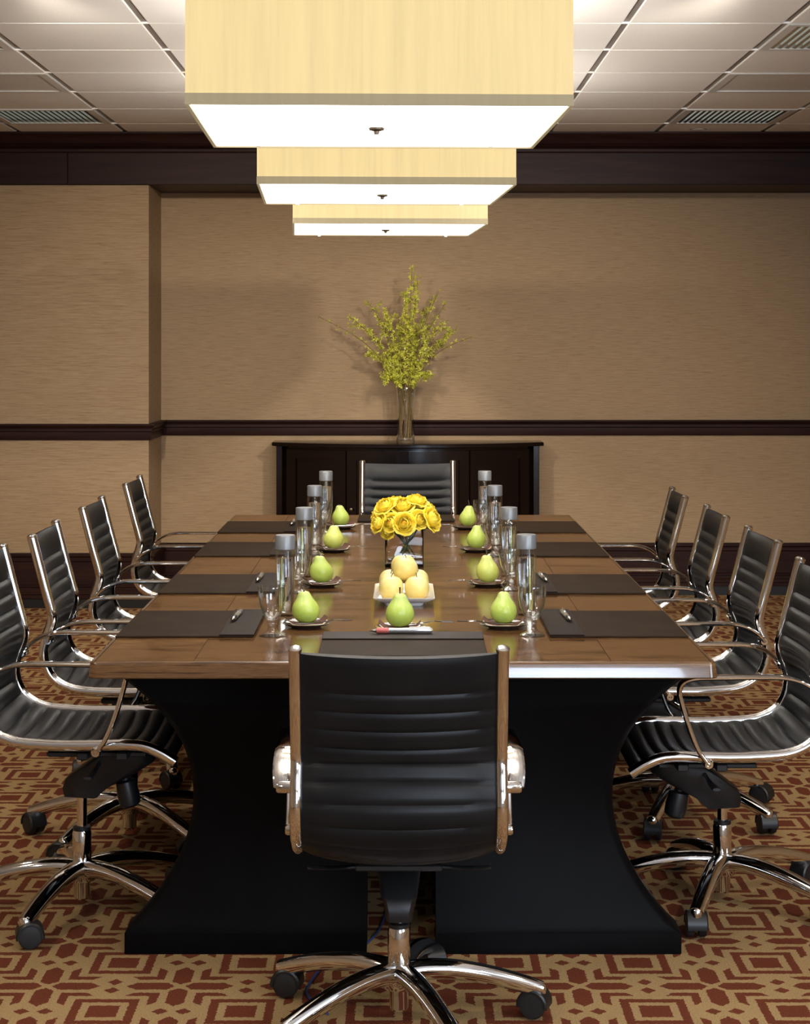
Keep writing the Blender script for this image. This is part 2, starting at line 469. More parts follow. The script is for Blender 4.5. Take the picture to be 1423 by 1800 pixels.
# beam with frieze boards and crown
beam = struct(link('trim_2', MB().box(XL, XR, YP - .012, YF, 2.405, ZC).mesh('beam_core', 0), 'mahogany'), 'dark mahogany beam under the ceiling at the back wall', 'trim')
XJ = (120 - VX) / 309.0
for (a, b) in ((XL, XJ - .002), (XJ + .002, XR)):
    link('frieze_board', MB().box(a, b, YP - .026, YP - .012, 2.407, 2.600, .002).mesh('frieze_board', 0), 'mahogany', beam)
CROWN = [(0, 2.585), (.020, 2.585), (.028, 2.592), (.030, 2.606), (.022, 2.614), (.030, 2.618), (.046, 2.622), (.052, 2.628), (.046, 2.634), (.040, 2.638), (.050, 2.655), (.066, 2.680), (.078, 2.690), (.078, 2.700), (0, 2.700)]
struct(link('trim_3', moulding([(XL, YP - .012), (XR, YP - .012)], CROWN).mesh('crown_moulding', 25), 'mahogany'), 'dark mahogany crown moulding where beam meets ceiling', 'trim')

# ---- ceiling: slab, tees, tiles, fixtures
ceil = struct(link('ceiling', MB().box(XL, XR, YB, YF, ZC + .03, ZC + .10).mesh('ceiling_slab', 0), 'plenum'), 'suspended tile ceiling', 'ceiling')
P = 0.60
gx0, gy0 = 0.84, 9.60
cols = [gx0 + P * k for k in range(-8, 5)]
cols = [x for x in cols if XL - P < x < XR + .05]
rows = [gy0 + P * k for k in range(1, -20, -1)]
FIX = {}
def nearc(x): return min(range(len(cols)), key=lambda i: abs(cols[i] - x))
for x0 in (1.44, -2.16):
    for k, kind in ((0, 'louvre'), (2, 'panel'), (4, 'louvre'), (8, 'louvre'), (12, 'louvre')):
        FIX[(round(x0, 2), round(gy0 - P * (k + 1), 2))] = kind
tile_me = cached('ceiling_tile', lambda: MB().box(.013, P - .013, .007, P - .007, 0, .02, .003), 0)
for x in cols:
    link('main_tee', cached('main_tee', lambda: MB().box(-.014, .014, YB, YP - .06, 0, .02), 0), 'tee_dark', ceil, (x, 0, ZC + .006))
for y in rows:
    if y > YP - .05 or y < YB: continue
    link('cross_tee', cached('cross_tee', lambda: MB().box(XL, XR, -.006, .006, 0, .02), 0), 'tee_light', ceil, (0, y, ZC - .0005))
for x in cols:
    for y in rows:
        if (round(x, 2), round(y, 2)) in FIX: continue
        x0, x1, y0, y1 = x, x + P, y, y + P
        if x1 > XR or x0 < XL or y1 > YP - .05 or y0 < YB:
            a0, a1, b0, b1 = max(x0 + .013, XL), min(x1 - .013, XR), max(y0 + .007, YB), min(y1 - .007, YP - .06)
            if a1 - a0 < .05 or b1 - b0 < .05: continue
            link('ceiling_tile', MB().box(a0 - x, a1 - x, b0 - y, b1 - y, 0, .02, .003).mesh('cut_tile', 0), 'tile', ceil, (x, y, ZC))
        else:
            link('ceiling_tile', tile_me, 'tile', ceil, (x, y, ZC))
def fix_label(x, y, kind):
    side = 'right' if x > 0 else 'left'
    if y > 8.5: return 'square louvred ceiling fixture nearest the back beam on the %s' % side
    if kind == 'panel': return 'plain flush square panel set in the ceiling on the %s' % side
    if y > 6: return 'louvred ceiling fixture cut by the upper %s edge of the photo' % side
    return 'louvred ceiling fixture above the viewer on the %s at distance %s' % (side, 'near' if y < 3 else 'middle')
for (x, y), kind in FIX.items():
    t = thing('ceiling_light' if kind == 'louvre' else 'ceiling_panel', fix_label(x, y, kind), 'ceiling light' if kind == 'louvre' else 'ceiling panel', (x, y, ZC), 0, 'fixtures in the tile ceiling')
    mbf = lambda: (MB().box(.014, .050, .010, P - .010, -.004, .02).box(P - .050, P - .014, .010, P - .010, -.004, .02)
                   .box(.050, P - .050, .010, .045, -.004, .02).box(.050, P - .050, P - .045, P - .010, -.004, .02))
    link('frame', cached('fixture_frame', mbf, 0), 'fixture_white', t)
    if kind == 'louvre':
        link('lens', cached('fixture_lens', lambda: MB().box(.050, P - .050, .045, P - .045, .018, .028), 0), 'lens', t)
        for k in range(17):
            link('louvre_slat', cached('louvre_slat', lambda: MB().rings([[(-.010, yy, -.001), (.004, yy, -.003), (.008, yy, .014), (.004, yy, .015)] for yy in (.046, P - .046)]), 0), 'louvre', t, (.064 + k * .0295, 0, 0))
    else:
        link('panel', cached('flush_panel', lambda: MB().box(.050, P - .050, .045, P - .045, .001, .015, .002), 0), 'fixture_white', t)
sd = thing('sprinkler_cover', 'small round cover plate in the ceiling near the right louvred fixture', 'cover plate', (1.655, 9.83, ZC - .001))
link('plate', MB().lathe([(0, -.004), (.036, -.004), (.042, 0), (.042, .004), (0, .004)], 24).mesh('cover_plate'), 'tile', sd)
link('rim', MB().lathe([(.040, -.002), (.046, -.002), (.046, .002), (.040, .002)], 24, cap=False).mesh('cover_rim'), 'tee_dark', sd)
for i, (x, y) in enumerate(FILL_SPOTS + [(-1.25, 5.9), (1.15, 5.9), (0.84, 5.7)]):  # made-up rings marking the added spots
    t = thing('downlight', 'round recessed downlight in the ceiling out of view', 'downlight', (x, y, ZC - .002), 0, 'recessed downlights')
    link('trim_ring', cached('can_ring', lambda: MB().lathe([(.060, -.004), (.085, -.004), (.088, 0), (.085, .003), (.060, .003), (.060, -.004)], 24, cap=False)), 'fixture_white', t)

# ================================================================== PENDANT LAMPS
LW, LH, LZ = 0.82, 0.255, 2.004
def pendant(yfront, rz, label):
    cx = -0.045
    y = yfront + LW / 2
    t = thing('pendant_lamp', label, 'pendant lamp', (cx - .5 * LW * math.sin(rz), y, LZ), rz, 'square silk pendants above the table')
    h = LW / 2
    def shell(z0, z1, o, th):
        return MB().rings([[(-o, -o, z0), (o, -o, z0), (o, o, z0), (-o, o, z0)], [(-o, -o, z1), (o, -o, z1), (o, o, z1), (-o, o, z1)],
                           [(-o + th, -o + th, z1), (o - th, -o + th, z1), (o - th, o - th, z1), (-o + th, o - th, z1)],
                           [(-o + th, -o + th, z0), (o - th, -o + th, z0), (o - th, o - th, z0), (-o + th, o - th, z0)]], loop=True)
    link('shade', cached('pendant_shade', lambda: shell(.024, LH, h - .001, .004), 0), 'shade', t)
    link('trim_band', cached('pendant_band', lambda: shell(0, .024, h, .008), 0), 'band', t)
    link('diffuser', cached('pendant_diffuser', lambda: MB().box(-h + .009, h - .009, -h + .009, h - .009, .004, .010), 0), 'diffuser', t)
    for sx in (-1, 1):
        for sy in (-1, 1):
            link('clip', cached('pendant_clip', lambda: MB().box(-.006, .006, -.004, .004, -.012, .004, .001), 0), 'clip', t, (sx * .29, sy * .27, 0))
    link('finial', cached('pendant_finial', lambda: MB().lathe([(0, -.014), (.006, -.013), (.007, -.006), (.018, -.003), (.019, .002), (0, .004)], 20)), 'bronze', t)
    for (a, b) in ((0, 1), (1, 0)):
        link('cross_bar', cached('pendant_bar%d' % a, lambda: MB().box(-h * b - .004, h * b + .004, -h * a - .004, h * a + .004, LH - .02, LH - .012), 0), 'bronze', t)
    bd = bpy.data.lights.new('pendant_bulb', 'POINT'); bd.energy = 42; bd.color = (1.0, 0.96, 0.92); bd.shadow_soft_size = .06
    bo = bpy.data.objects.new('bulb', bd); C.objects.link(bo); bo.parent = t; bo.location = (0.05, 0.05, LH * .62)
    link('rod', cached('pendant_rod', lambda: MB().lathe([(.008, LH - .2), (.008, ZC - LZ - .02)], 12)), 'bronze', t)
    link('canopy', cached('pendant_canopy', lambda: MB().lathe([(.02, ZC - LZ - .035), (.06, ZC - LZ - .022), (.065, ZC - LZ - .002), (0, ZC - LZ - .002)], 24)), 'bronze', t)
    return t
pendant(3.716, math.radians(1.8), 'nearest and largest square cream silk pendant lamp, cut by the top edge')
pendant(5.562, math.radians(2.7), 'middle square cream silk pendant lamp with white diffuser')
pendant(7.390, math.radians(3.4), 'farthest and smallest square cream silk pendant lamp')

# ================================================================== TABLE
ZT = 0.745
TX0, TX1, TY0, TY1 = -0.745, 0.752, 4.184, 7.81
YM = 5.997
table = thing('conference_table', 'long walnut conference table with lacquered edge and flared black base', 'table', (0, 6.0, 0))
def tl(x, y): return (x, y - 6.0)
for (y0, y1) in ((TY0 + .014, YM - .001), (YM + .001, TY1 - .014)):
    for i, (x0, x1) in enumerate(((TX0 + .014, -.4955), (-.4945, .4995), (.5005, TX1 - .014))):
        a, b = tl(x0, y0)[1], tl(x0, y1)[1]
        link('top_panel', MB().box(x0, x1, a, b, ZT - .034, ZT, .0006).mesh('top_panel', 0), 'walnut' if i == 1 else 'walnut_side', table)
# edge band: rounded profile round the perimeter
def edge_band():
    r = .022; pts = []
    for (cx, cy, a0) in ((TX1 - r, TY0 + r, -90), (TX1 - r, TY1 - r, 0), (TX0 + r, TY1 - r, 90), (TX0 + r, TY0 + r, 180)):
        for k in range(7):
            a = math.radians(a0 + 15 * k); pts.append((cx + r * math.cos(a), cy - 6.0 + r * math.sin(a), math.cos(a), math.sin(a)))
    prof = [(-.016, ZT - .039), (-.001, ZT - .039), (.0015, ZT - .036), (.0005, ZT - .030), (-.0035, ZT - .006), (-.005, ZT - .002), (-.008, ZT), (-.016, ZT)]
    rings = [[(x + nx * d, y + ny * d, z) for (d, z) in prof] for (x, y, nx, ny) in pts]
    return MB().rings(rings, loop=True)
link('edge_band', edge_band().mesh('edge_band', 40), 'edge', table, label='lacquered walnut edge band')
# flared pedestals
def pedestal(sx, y0, y1, front):
    zz = [(0, .685, 0), (.050, .685, 0), (.052, .683, .0)]
    for k in range(1, 25):
        z = .052 + (ZT - .040 - .052) * k / 24
        u = (z - .375)
        wv = .521 + (.683 - .521) * (abs(u) / .323) ** 1.9 if u < 0 else .521 + (.735 - .521) * (u / .33) ** 2.3
        fr = .030 * max(0, 1 - (abs(u) / .323) ** 1.8)
        zz.append((z, wv, fr))
    rings = []
    for (z, wv, fr) in zz:
        xa, xb = sx * .085, sx * wv + .004
        c = .022 if z > .06 else .004
        ya, yb = y0 + (fr if front else 0), y1 - (0 if front else fr)
        rings.append([(xa, ya - 6, z), (xb - sx * c, ya - 6, z), (xb, ya + c - 6, z), (xb, yb - c - 6, z), (xb - sx * c, yb - 6, z), (xa, yb - 6, z)])
    return MB().rings(rings)
for sx in (-1, 1):
    for (a, b) in ((4.336, 4.445), (7.55, 7.66)):
        link('pedestal', pedestal(sx, a, b, a < 5).mesh('pedestal', 50), 'base_black', table)
for sx in (-1, 1):
    link('spine', MB().box(sx * .23 - .11, sx * .23 + .11, -1.554, 1.549, .0, ZT - .076).mesh('spine', 0), 'base_black', table)
link('apron', MB().box(-.62, .62, -1.6, 1.6, ZT - .075, ZT - .0395).mesh('apron', 0), 'base_black', table)

# ================================================================== CHAIRS
PROF = [(-.258, .930), (-.240, .860), (-.222, .790), (-.204, .722), (-.199, .690), (-.206, .660), (-.220, .620), (-.224, .585), (-.214, .545), (-.190, .512), (-.150, .490), (-.100, .480),
        (0, .475), (.090, .476), (.160, .477), (.200, .472), (.238, .456), (.275, .434)]
PATH = smoothpath([(0, u, z) for (u, z) in PROF], 5)
HWT = .2145                         # half distance between frame tubes
def arclen(P):
    L = [0.0]
    for i in range(1, len(P)): L.append(L[-1] + (P[i] - P[i - 1]).length)
    return L
ALEN = arclen(PATH)
def at_len(d):
    d = min(max(d, 0), ALEN[-1])
    for i in range(1, len(PATH)):
        if ALEN[i] >= d:
            f = (d - ALEN[i - 1]) / max(1e-9, ALEN[i] - ALEN[i - 1])
            p = PATH[i - 1].lerp(PATH[i], f)
            a = PATH[max(i - 2, 0)]; b = PATH[min(i + 1, len(PATH) - 1)]
            T = (b - a).normalized()
            return p, Vector((0, -T.z, T.y))
    return PATH[-1], Vector((0, 0, 1))
SEAMS = [.006, .088]
while SEAMS[-1] + .0415 < ALEN[-1] - .03: SEAMS.append(SEAMS[-1] + .0415)
SEAMS.append(ALEN[-1] - .004)
SPLIT = min(range(len(SEAMS)), key=lambda i: abs(SEAMS[i] - .475))
def sling(i0, i1):
    ts = []
    for i in range(i0, i1):
        a, b = SEAMS[i], SEAMS[i + 1]
        k = 10 if b - a > .06 else 7
        for j in range(k):
            x = j / k
            ts.append((a + (b - a) * x, x, b - a))
    ts.append((SEAMS[i1], 0.0, .04))
    nx = 14; top = []; bot = []
    W = HWT - .006
    for (d, ph, ln) in ts:
        p, N = at_len(d)
        bl = 1 - abs(2 * ph - 1) ** 2.6 if 0 < ph < 1 else 0.0
        bb = 1 - abs(2 * ph - 1) ** 5 if 0 < ph < 1 else 0.0
        rt, rb = [], []
        for j in range(nx + 1):
            s = -1 + 2 * j / nx
            s = math.copysign(abs(s) ** 0.8, s)
            edge = 1 - abs(s) ** 8
            sag = .024 * (1 - s * s)
            hf = (.0045 + .0095 * bl) * edge + .0025
            hb = (.0045 + .0040 * bb) * edge + .0025
            rt.append(Vector((s * W, p.y, p.z)) + N * (hf - sag))
            rb.append(Vector((s * W, p.y, p.z)) + N * (-hb - sag))
        top.append(rt); bot.append(rb)
    rings = [t + list(reversed(b)) for t, b in zip(top, bot)]
    return MB().rings(rings)
def frame_tube(sx):
    mb = MB()
    pts = [Vector((sx * HWT, p.y, p.z)) for p in PATH]
    mb.tube(pts, .0138, 14, side=(1, 0, 0))
    p0 = pts[0]; T = (pts[0] - pts[1]).normalized()
    q = T.to_track_quat('Z', 'Y').to_matrix().to_4x4()
    mb.lathe([(.0138, -.002), (.0146, .000), (.0146, .004), (.010, .008), (.004, .0095), (0, .0097)], 14, Matrix.Translation(p0) @ q)
    return mb
def armrest(sx):
    path = smoothpath([(0, -.206, .634), (0, -.188, .655), (0, -.155, .676), (0, -.110, .687), (0, -.04, .688), (0, .05, .687), (0, .115, .685),
                       (0, .146, .673), (0, .154, .648), (0, .145, .610), (0, .128, .555), (0, .108, .505), (0, .090, .478), (0, .080, .466)], 5)
    pts = [Vector((sx * (HWT + .032), p.y, p.z)) for p in path]
    def pr(t):
        if t < .10: wdt = .016 + .04 * t
        elif t < .50: wdt = .020
        else: wdt = max(.010, .020 - (t - .50) * .075)
        th = .0055 if t < .5 else .0060
        return [(-wdt, -th * .3), (-wdt * .7, -th), (wdt * .7, -th), (wdt, -th * .3), (wdt, th * .4), (wdt * .6, th), (-wdt * .6, th), (-wdt, th * .4)]
    return MB().sweep(pts, pr, side=(1, 0, 0))
def bolt_mesh():
    m = Matrix.Rotation(PI / 2, 4, 'Y')
    return MB().lathe([(0, -.028), (.008, -.028), (.0125, -.024), (.0125, .016), (.010, .020), (.005, .020), (.004, .017), (0, .017)], 16, m)
def leg_mesh():
    path = smoothpath([(0, .010, .112), (0, .050, .118), (0, .110, .117), (0, .180, .106), (0, .250, .088), (0, .300, .072), (0, .318, .066)], 4)
    def pr(t):
        a = .027 - .008 * t; b = .022 - .006 * t
        return [(a * math.cos(2 * PI * j / 12), b * math.sin(2 * PI * j / 12) - (.004 if math.sin(2 * PI * j / 12) < 0 else 0)) for j in range(12)]
    mb = MB().sweep(path, pr, side=(1, 0, 0))
    mb.lathe([(0, .050), (.015, .050), (.016, .062), (.015, .074), (.009, .080), (0, .081)], 14, Matrix.Translation((0, .313, 0)))
    return mb
def hood_mesh():
    mb = MB()
    mb.lathe([(0, .040), (.006, .040), (.006, .056), (0, .056)], 10)
    n = 12; rings = []
    for x in (-.024, -.021, .021, .024):
        r = .031 if abs(x) < .023 else .028
        ring = [(x, -.010 + r * math.cos(a), .029 + r * math.sin(a)) for a in [math.radians(-10 + 200 * k / n) for k in range(n + 1)]]
        rin = [(x, -.010 + (r - .004) * math.cos(a), .029 + (r - .004) * math.sin(a)) for a in [math.radians(190 - 200 * k / n) for k in range(n + 1)]]
        rings.append(ring + rin)
    mb.rings(rings)
    return mb
def wheel_mesh():
    m = Matrix.Translation((0, -.010, .0285)) @ Matrix.Rotation(PI / 2, 4, 'Y')
    return MB().lathe([(0, -.009), (.020, -.009), (.0245, -.008), (.0265, -.005), (.0265, .006), (.0245, .009), (.012, .010), (0, .0095)], 20, m)
def mech_mesh():
    prof = [(-.048, .318), (-.042, .296), (.034, .292), (.075, .322), (.150, .362), (.195, .392), (.195, .418), (.060, .418), (.030, .396), (-.038, .346)]
    rings = []
    for (x, k) in ((-.043, .70), (-.039, .92), (-.030, 1), (.030, 1), (.039, .92), (.043, .70)):
        rings.append([(x * (1.15 if z > .38 else (.95 if z > .33 else .72)), .07 + (u - .07) * k, .36 + (z - .36) * (k * .2 + .8)) for (u, z) in prof])
    return MB().rings(rings)
def knob_mesh():
    n = 20; rings = []
    for (r, z) in ((.012, 0), (.012, -.012), (.021, -.016), (.024, -.050), (.022, -.072), (.016, -.078)):
        rings.append([((r + (.0012 if (j % 2 and r > .02) else 0)) * math.cos(2 * PI * j / n), (r + (.0012 if (j % 2 and r > .02) else 0)) * math.sin(2 * PI * j / n), z) for j in range(n)])
    return MB().rings(rings)
def lever_mesh(sx):
    pts = smoothpath([(sx * .05, 0, 0), (sx * .10, 0, -.002), (sx * .15, -.002, -.004), (sx * .205, -.004, -.002)], 5)
    def pr(t):
        a = .005 + .013 * max(0, t - .25); b = .005 - .001 * t
        if t > .95: a *= .7
        return [(a * math.cos(2 * PI * j / 10), b * math.sin(2 * PI * j / 10)) for j in range(10)]
    return MB().sweep(pts, pr, side=(0, 1, 0))
def chair(loc, rz, dz, base_rot, label):
    t = thing('office_chair', label, 'chair', (loc[0], loc[1], 0), rz, 'black ribbed leather chairs around the table')
    up = (0, 0, dz)
    link('backrest', cached('chair_backrest', lambda: sling(0, SPLIT), 40), 'leather', t, up)
    link('seat', cached('chair_seat', lambda: sling(SPLIT, len(SEAMS) - 1), 40), 'leather', t, up)
    for sx in (-1, 1):
        link('side_frame', cached('chair_frame%d' % sx, lambda: frame_tube(sx)), 'chrome', t, up)
        a = link('armrest', cached('chair_arm%d' % sx, lambda: armrest(sx), 50), 'chrome', t, up)
        link('pivot_bolt', cached('chair_bolt', bolt_mesh), 'chrome', a, (sx * (HWT + .022), .080, .466), (0, 0, 0 if sx > 0 else PI))
        link('pivot_bolt', cached('chair_bolt', bolt_mesh), 'chrome', a, (sx * (HWT + .022), -.206, .634), (0, 0, 0 if sx > 0 else PI))
        link('lever', cached('chair_lever%d' % sx, lambda: lever_mesh(sx), 50), 'black_plastic', t, (0, .055, .392 + dz))
    link('seat_plate', cached('chair_plate', lambda: MB().box(-.095, .095, -.075, .185, .418, .432, .003).box(-.19, .19, .02, .05, .432, .452, .003).box(-.19, .19, .12, .15, .432, .452, .003), 0), 'black_plastic', t, up)
    mech = link('tilt_mechanism', cached('chair_mech', mech_mesh, 40), 'black_plastic', t, up)
    link('tension_knob', cached('chair_knob', knob_mesh, 40), 'black_plastic', mech, (0, .112, .350), (math.radians(12), 0, 0)).scale = (1.2, 1.2, 1.1)
    link('gas_piston', cached('chair_piston', lambda: MB().lathe([(.0135, .15), (.0135, .30)], 16)), 'chrome', t, up)
    link('column_sleeve', cached('chair_sleeve', lambda: MB().lathe([(0, .030), (.018, .030), (.021, .034), (.022, .085), (.025, .09), (.025, .205), (.022, .212), (.014, .212)], 20)), 'chrome', t)
    link('collar', cached('chair_collar', lambda: MB().lathe([(.015, .2125), (.0235, .2125), (.0235, .221), (.015, .224)], 20)), 'black_plastic', t)
    link('base_hub', cached('chair_hub', lambda: MB().lathe([(.0252, .078), (.036, .080), (.040, .095), (.038, .118), (.030, .130), (.0252, .133)], 24)), 'chrome', t)
    br = math.radians(base_rot) - rz - PI / 2
    for k in range(5):
        a = br + k * 2 * PI / 5
        link('leg', cached('chair_leg', leg_mesh, 50), 'chrome', t, (0, 0, 0), (0, 0, a))
        px, py = -math.sin(a) * .313, math.cos(a) * .313
        c = link('caster', cached('caster_hood', hood_mesh, 40), 'black_plastic', t, (px, py, 0), (0, 0, a + random.uniform(-1.2, 1.2) + (PI / 2 if k % 2 else 0)))
        c.scale = (1.14, 1.14, 1.14)
        for sx in (-1, 1):
            link('wheel', cached('caster_wheel', wheel_mesh, 40), 'rubber', c, (sx * .0135, 0, 0.0005), (0, 0, 0))
    return t
# angles: base_rot is the world angle of the first leg
chair((-0.005, 3.90), 0, -.062, 5, 'black leather chair at the near end of the table, its back to the viewer')
chair((0.03, 8.11), PI, .010, 40, 'black leather chair at the far end of the table, in front of the sideboard')
ORD = ['nearest the viewer', 'second from the viewer', 'third from the viewer', 'farthest from the viewer']
for i, (x, y, br, yaw) in enumerate(((-.847, 4.68, 254, 0), (-.825, 5.36, 170, 2), (-.832, 6.23, 210, 1), (-.846, 7.26, 200, 1))):
    chair((x, y), -PI / 2 + math.radians(yaw), .008, br, 'black leather chair on the left side of the table, ' + ORD[i])
for i, (x, y, br, yaw) in enumerate(((.862, 4.74, 248, 0), (.89, 5.60, -43, 1), (.88, 6.38, 10, -1), (.87, 7.19, 30, -2))):
    chair((x, y), PI / 2 + math.radians(yaw), -.036, br, 'black leather chair on the right side of the table, ' + ORD[i])

# ================================================================== CREDENZA
def credenza():
    cx, y1 = 0.038, YF - .045
    t = thing('sideboard', 'dark glossy bow-front sideboard against the back wall', 'sideboard', (cx, y1, 0))
    ZH = .927
    def front(x, half, d0, d1): return -(d0 + (d1 - d0) * (1 - (x / half) ** 2))
    def slab(half, d0, d1, z0, z1, n=28):
        rings = []
        for (z, ins) in ((z0, .004), (z0 + .004, 0), (z1 - .004, 0), (z1, .004)):
            hx = half - ins
            r = [(-hx + 2 * hx * k / n, front(-hx + 2 * hx * k / n, half, d0, d1) + ins, z) for k in range(n + 1)]
            rings.append(r + [(hx, 0, z), (-hx, 0, z)])
        return MB().rings(rings)
    link('top', slab(.795, .20, .46, ZH - .022, ZH).mesh('sideboard_top', 30), 'credenza', t)
    link('body', slab(.735, .15, .415, .075, ZH - .022).mesh('sideboard_body', 30), 'credenza', t)
    link('plinth', slab(.72, .13, .39, 0, .075).mesh('sideboard_plinth', 30), 'credenza', t)
    for sx in (-1, 1):
        link('corner_post', MB().box(sx * .752 - .018, sx * .752 + .018, -.185, -.02, 0, ZH - .022, .003).mesh('corner_post', 0), 'credenza', t)
    # four curved framed doors
    edges = [-.715, -.355, 0.0, .355, .715]
    for i in range(4):
        a, b = edges[i] + .004, edges[i + 1] - .004
        z0, z1 = .10, ZH - .04
        def patch(xa, xb, za, zb, out, th=.012, n=8):
            rings = []
            for k in range(n + 1):
                x = xa + (xb - xa) * k / n
                y = front(x, .735, .15, .415)
                rings.append([(x, y - out, za), (x, y - out, zb), (x, y - out + th, zb), (x, y - out + th, za)])
            return MB().rings(rings)
        fw = .055
        mb = patch(a, b, z1 - fw, z1, .016, .014)
        for m in (patch(a, b, z0, z0 + fw, .016, .014), patch(a, a + fw, z0 + fw, z1 - fw, .016, .014, 3), patch(b - fw, b, z0 + fw, z1 - fw, .016, .014, 3)): mb.add(m.v, m.f)
        d = link('door', mb.mesh('door_frame', 25), 'credenza', t)
        link('door_panel', patch(a + fw, b - fw, z0 + fw, z1 - fw, .005, .006).mesh('door_panel', 25), 'credenza', d)
        kx = b - .025 if i % 2 == 0 else a + .025
        link('knob', MB().lathe([(0, 0), (.004, 0), (.004, .012), (.009, .016), (.009, .022), (0, .025)], 14, Matrix.Rotation(PI / 2, 4, 'X')).mesh('knob'), 'bronze', d, (kx, front(kx, .735, .15, .415) - .014, .55))
    return t
credenza()

# ---- tall vase with forsythia
VXc, VYc, VZ = 0.025, 10.27, .9275
def vase_mesh():
    out = [(0, 0), (.050, 0), (.053, .004), (.052, .05), (.050, .15), (.051, .24), (.056, .295), (.060, .318)]
    inn = [(.0580, .318), (.0540, .295), (.0490, .24), (.0480, .15), (.0500, .05), (.0480, .014), (0, .012)]
    return MB().lathe(out + inn, 32)
tv = thing('glass_vase', 'tall clear glass vase standing on the sideboard', 'vase', (VXc, VYc, VZ))
link('body', vase_mesh().mesh('tall_vase', 50), 'goblet_glass', tv)
TIPS = [(559, 556, 'long branch reaching far out to the left'), (615, 557, 'branch bending low to the left'), (645, 528, 'branch rising to the upper left'),
        (676, 545, 'short branch left of the tall middle stems'), (713, 514, 'branch just left of the tallest stem'), (724, 472, 'tallest branch, its tip highest of all'),
        (734, 490, 'second tallest branch beside the tallest stem'), (760, 527, 'branch just right of the tallest stems'), (770, 512, 'thin branch rising to the upper right'),
        (783, 533, 'bare-tipped thin branch on the upper right'), (803, 578, 'branch spreading to the right'), (827, 592, 'branch reaching farthest to the right'),
        (780, 566, 'bushy branch on the right side'), (643, 622, 'low branch on the left side'), (676, 672, 'lowest drooping branch left above the vase rim'),
        (750, 668, 'lowest drooping branch right above the vase rim'), (700, 560, 'bushy branch in the middle front'), (735, 570, 'bushy branch in the middle back')]
rnd = random.Random(11)
S_V = F / VYc
def blossom(mb, p, r, up):
    q = Vector(up).normalized().to_track_quat('Z', 'Y').to_matrix()
    a0 = rnd.uniform(0, PI)
    for k in range(4):
        a = a0 + k * PI / 2 + rnd.uniform(-.3, .3)
        d = Vector((math.cos(a), math.sin(a), rnd.uniform(.1, .8))); e = Vector((-math.sin(a), math.cos(a), 0))
        v = [p, p + q @ (d * r * .55 + e * r * .26), p + q @ (d * r), p + q @ (d * r * .55 - e * r * .26)]
        mb.add(v, [(0, 1, 2, 3)])
for i, (px, py, desc) in enumerate(TIPS):
    tip = Vector(((px - VX) / S_V, VYc + rnd.uniform(-.16, .12), EYE - (py - VY) / S_V))
    a = rnd.uniform(0, 2 * PI)
    b0 = Vector((VXc + .030 * math.cos(a), VYc + .030 * math.sin(a), VZ + .026))
    a2 = math.atan2(tip.y - VYc, tip.x - VXc)
    mth = Vector((VXc + .034 * math.cos(a2), VYc + .034 * math.sin(a2), VZ + .318))
    low = tip.z < VZ + .45
    mid = mth.lerp(tip, .5) + Vector((-(tip.x - mth.x) * (.08 if not low else -.1), 0, .05 if not low else .06))
    path = smoothpath([b0, b0.lerp(mth, .5) + Vector((rnd.uniform(-.004, .004), 0, 0)), mth, mid, tip], 8)
    base = path[0].copy()
    path = [p - base for p in path]
    br = thing('forsythia_branch', 'forsythia ' + desc, 'branch', base, 0, 'forsythia branches in the tall vase')
    mbs = MB().tube(path, lambda t: .0042 - .0029 * t, 6)
    mbl = MB()
    n = len(path); start = int(n * .52)
    for k in range(start, n):
        f = (k - start) / max(1, n - start - 1)
        T = (path[min(k + 1, n - 1)] - path[k - 1]).normalized()
        sparse = i in (0, 9, 8, 11)
        cnt = (2 if sparse else 6) if f < .75 else (1 if sparse else 3)
        for _ in range(cnt):
            off = Vector((rnd.gauss(0, 1), rnd.gauss(0, 1), rnd.gauss(0, 1))).normalized() * rnd.uniform(.003, .018)
            blossom(mbl, path[k] + off, rnd.uniform(.010, .019), off)
        if not sparse and k % 2 == 0 and f < .85:
            d = (T * .6 + Vector((rnd.uniform(-1, 1), rnd.uniform(-.8, .8), rnd.uniform(-.2, .7))).normalized()).normalized()
            L = rnd.uniform(.05, .13) * (1 - .5 * f)
            tw = [path[k], path[k] + d * L * .5 + Vector((0, 0, .006)), path[k] + d * L]
            mbs.tube(tw, lambda t: .0016 - .0008 * t, 5)
            for u in range(7):
                q = tw[0].lerp(tw[2], .2 + .8 * u / 6)
                for _ in range(2):
                    off = Vector((rnd.gauss(0, 1), rnd.gauss(0, 1), rnd.gauss(0, 1))).normalized() * rnd.uniform(.002, .012)
                    blossom(mbl, q + off, rnd.uniform(.009, .016), off)
    link('stem', mbs.mesh('branch_stem', 60), 'twig', br)
    bl = link('blossoms', mbl.mesh('branch_blossoms', 0), 'blossom', br)
    bl['kind'] = 'stuff'

# ================================================================== TABLE SETTINGS
def place(x, y): return (x, y, ZT)
NEAR = ['nearest the viewer', 'second from the viewer', 'third from the viewer', 'farthest from the viewer']
def bottle(x, y, label):
    t = thing('water_bottle', label, 'bottle', place(x, y), 0, 'grey capped water bottles')
    R = .0275
    def body():
        out = [(0, 0), (R - .003, 0), (R, .004), (R, .180), (R - .003, .184), (R - .004, .190)]
        inn = [(R - .007, .190), (R - .007, .184), (R - .004, .178), (R - .004, .016), (R - .008, .011), (0, .010)]
        return MB().lathe(out + inn, 32)
    link('body', cached('bottle_body', body, 50), 'glass', t)
    link('water', cached('bottle_water', lambda: MB().lathe([(0, .0105), (R - .0085, .0115), (R - .0045, .0165), (R - .0045, .160), (0, .160)], 28), 50), 'water', t)
    link('cap', cached('bottle_cap', lambda: MB().lathe([(R - .0035, .185), (R + .0002, .186), (R + .0004, .222), (R - .001, .2245), (0, .225)], 32), 40), 'cap_grey', t)
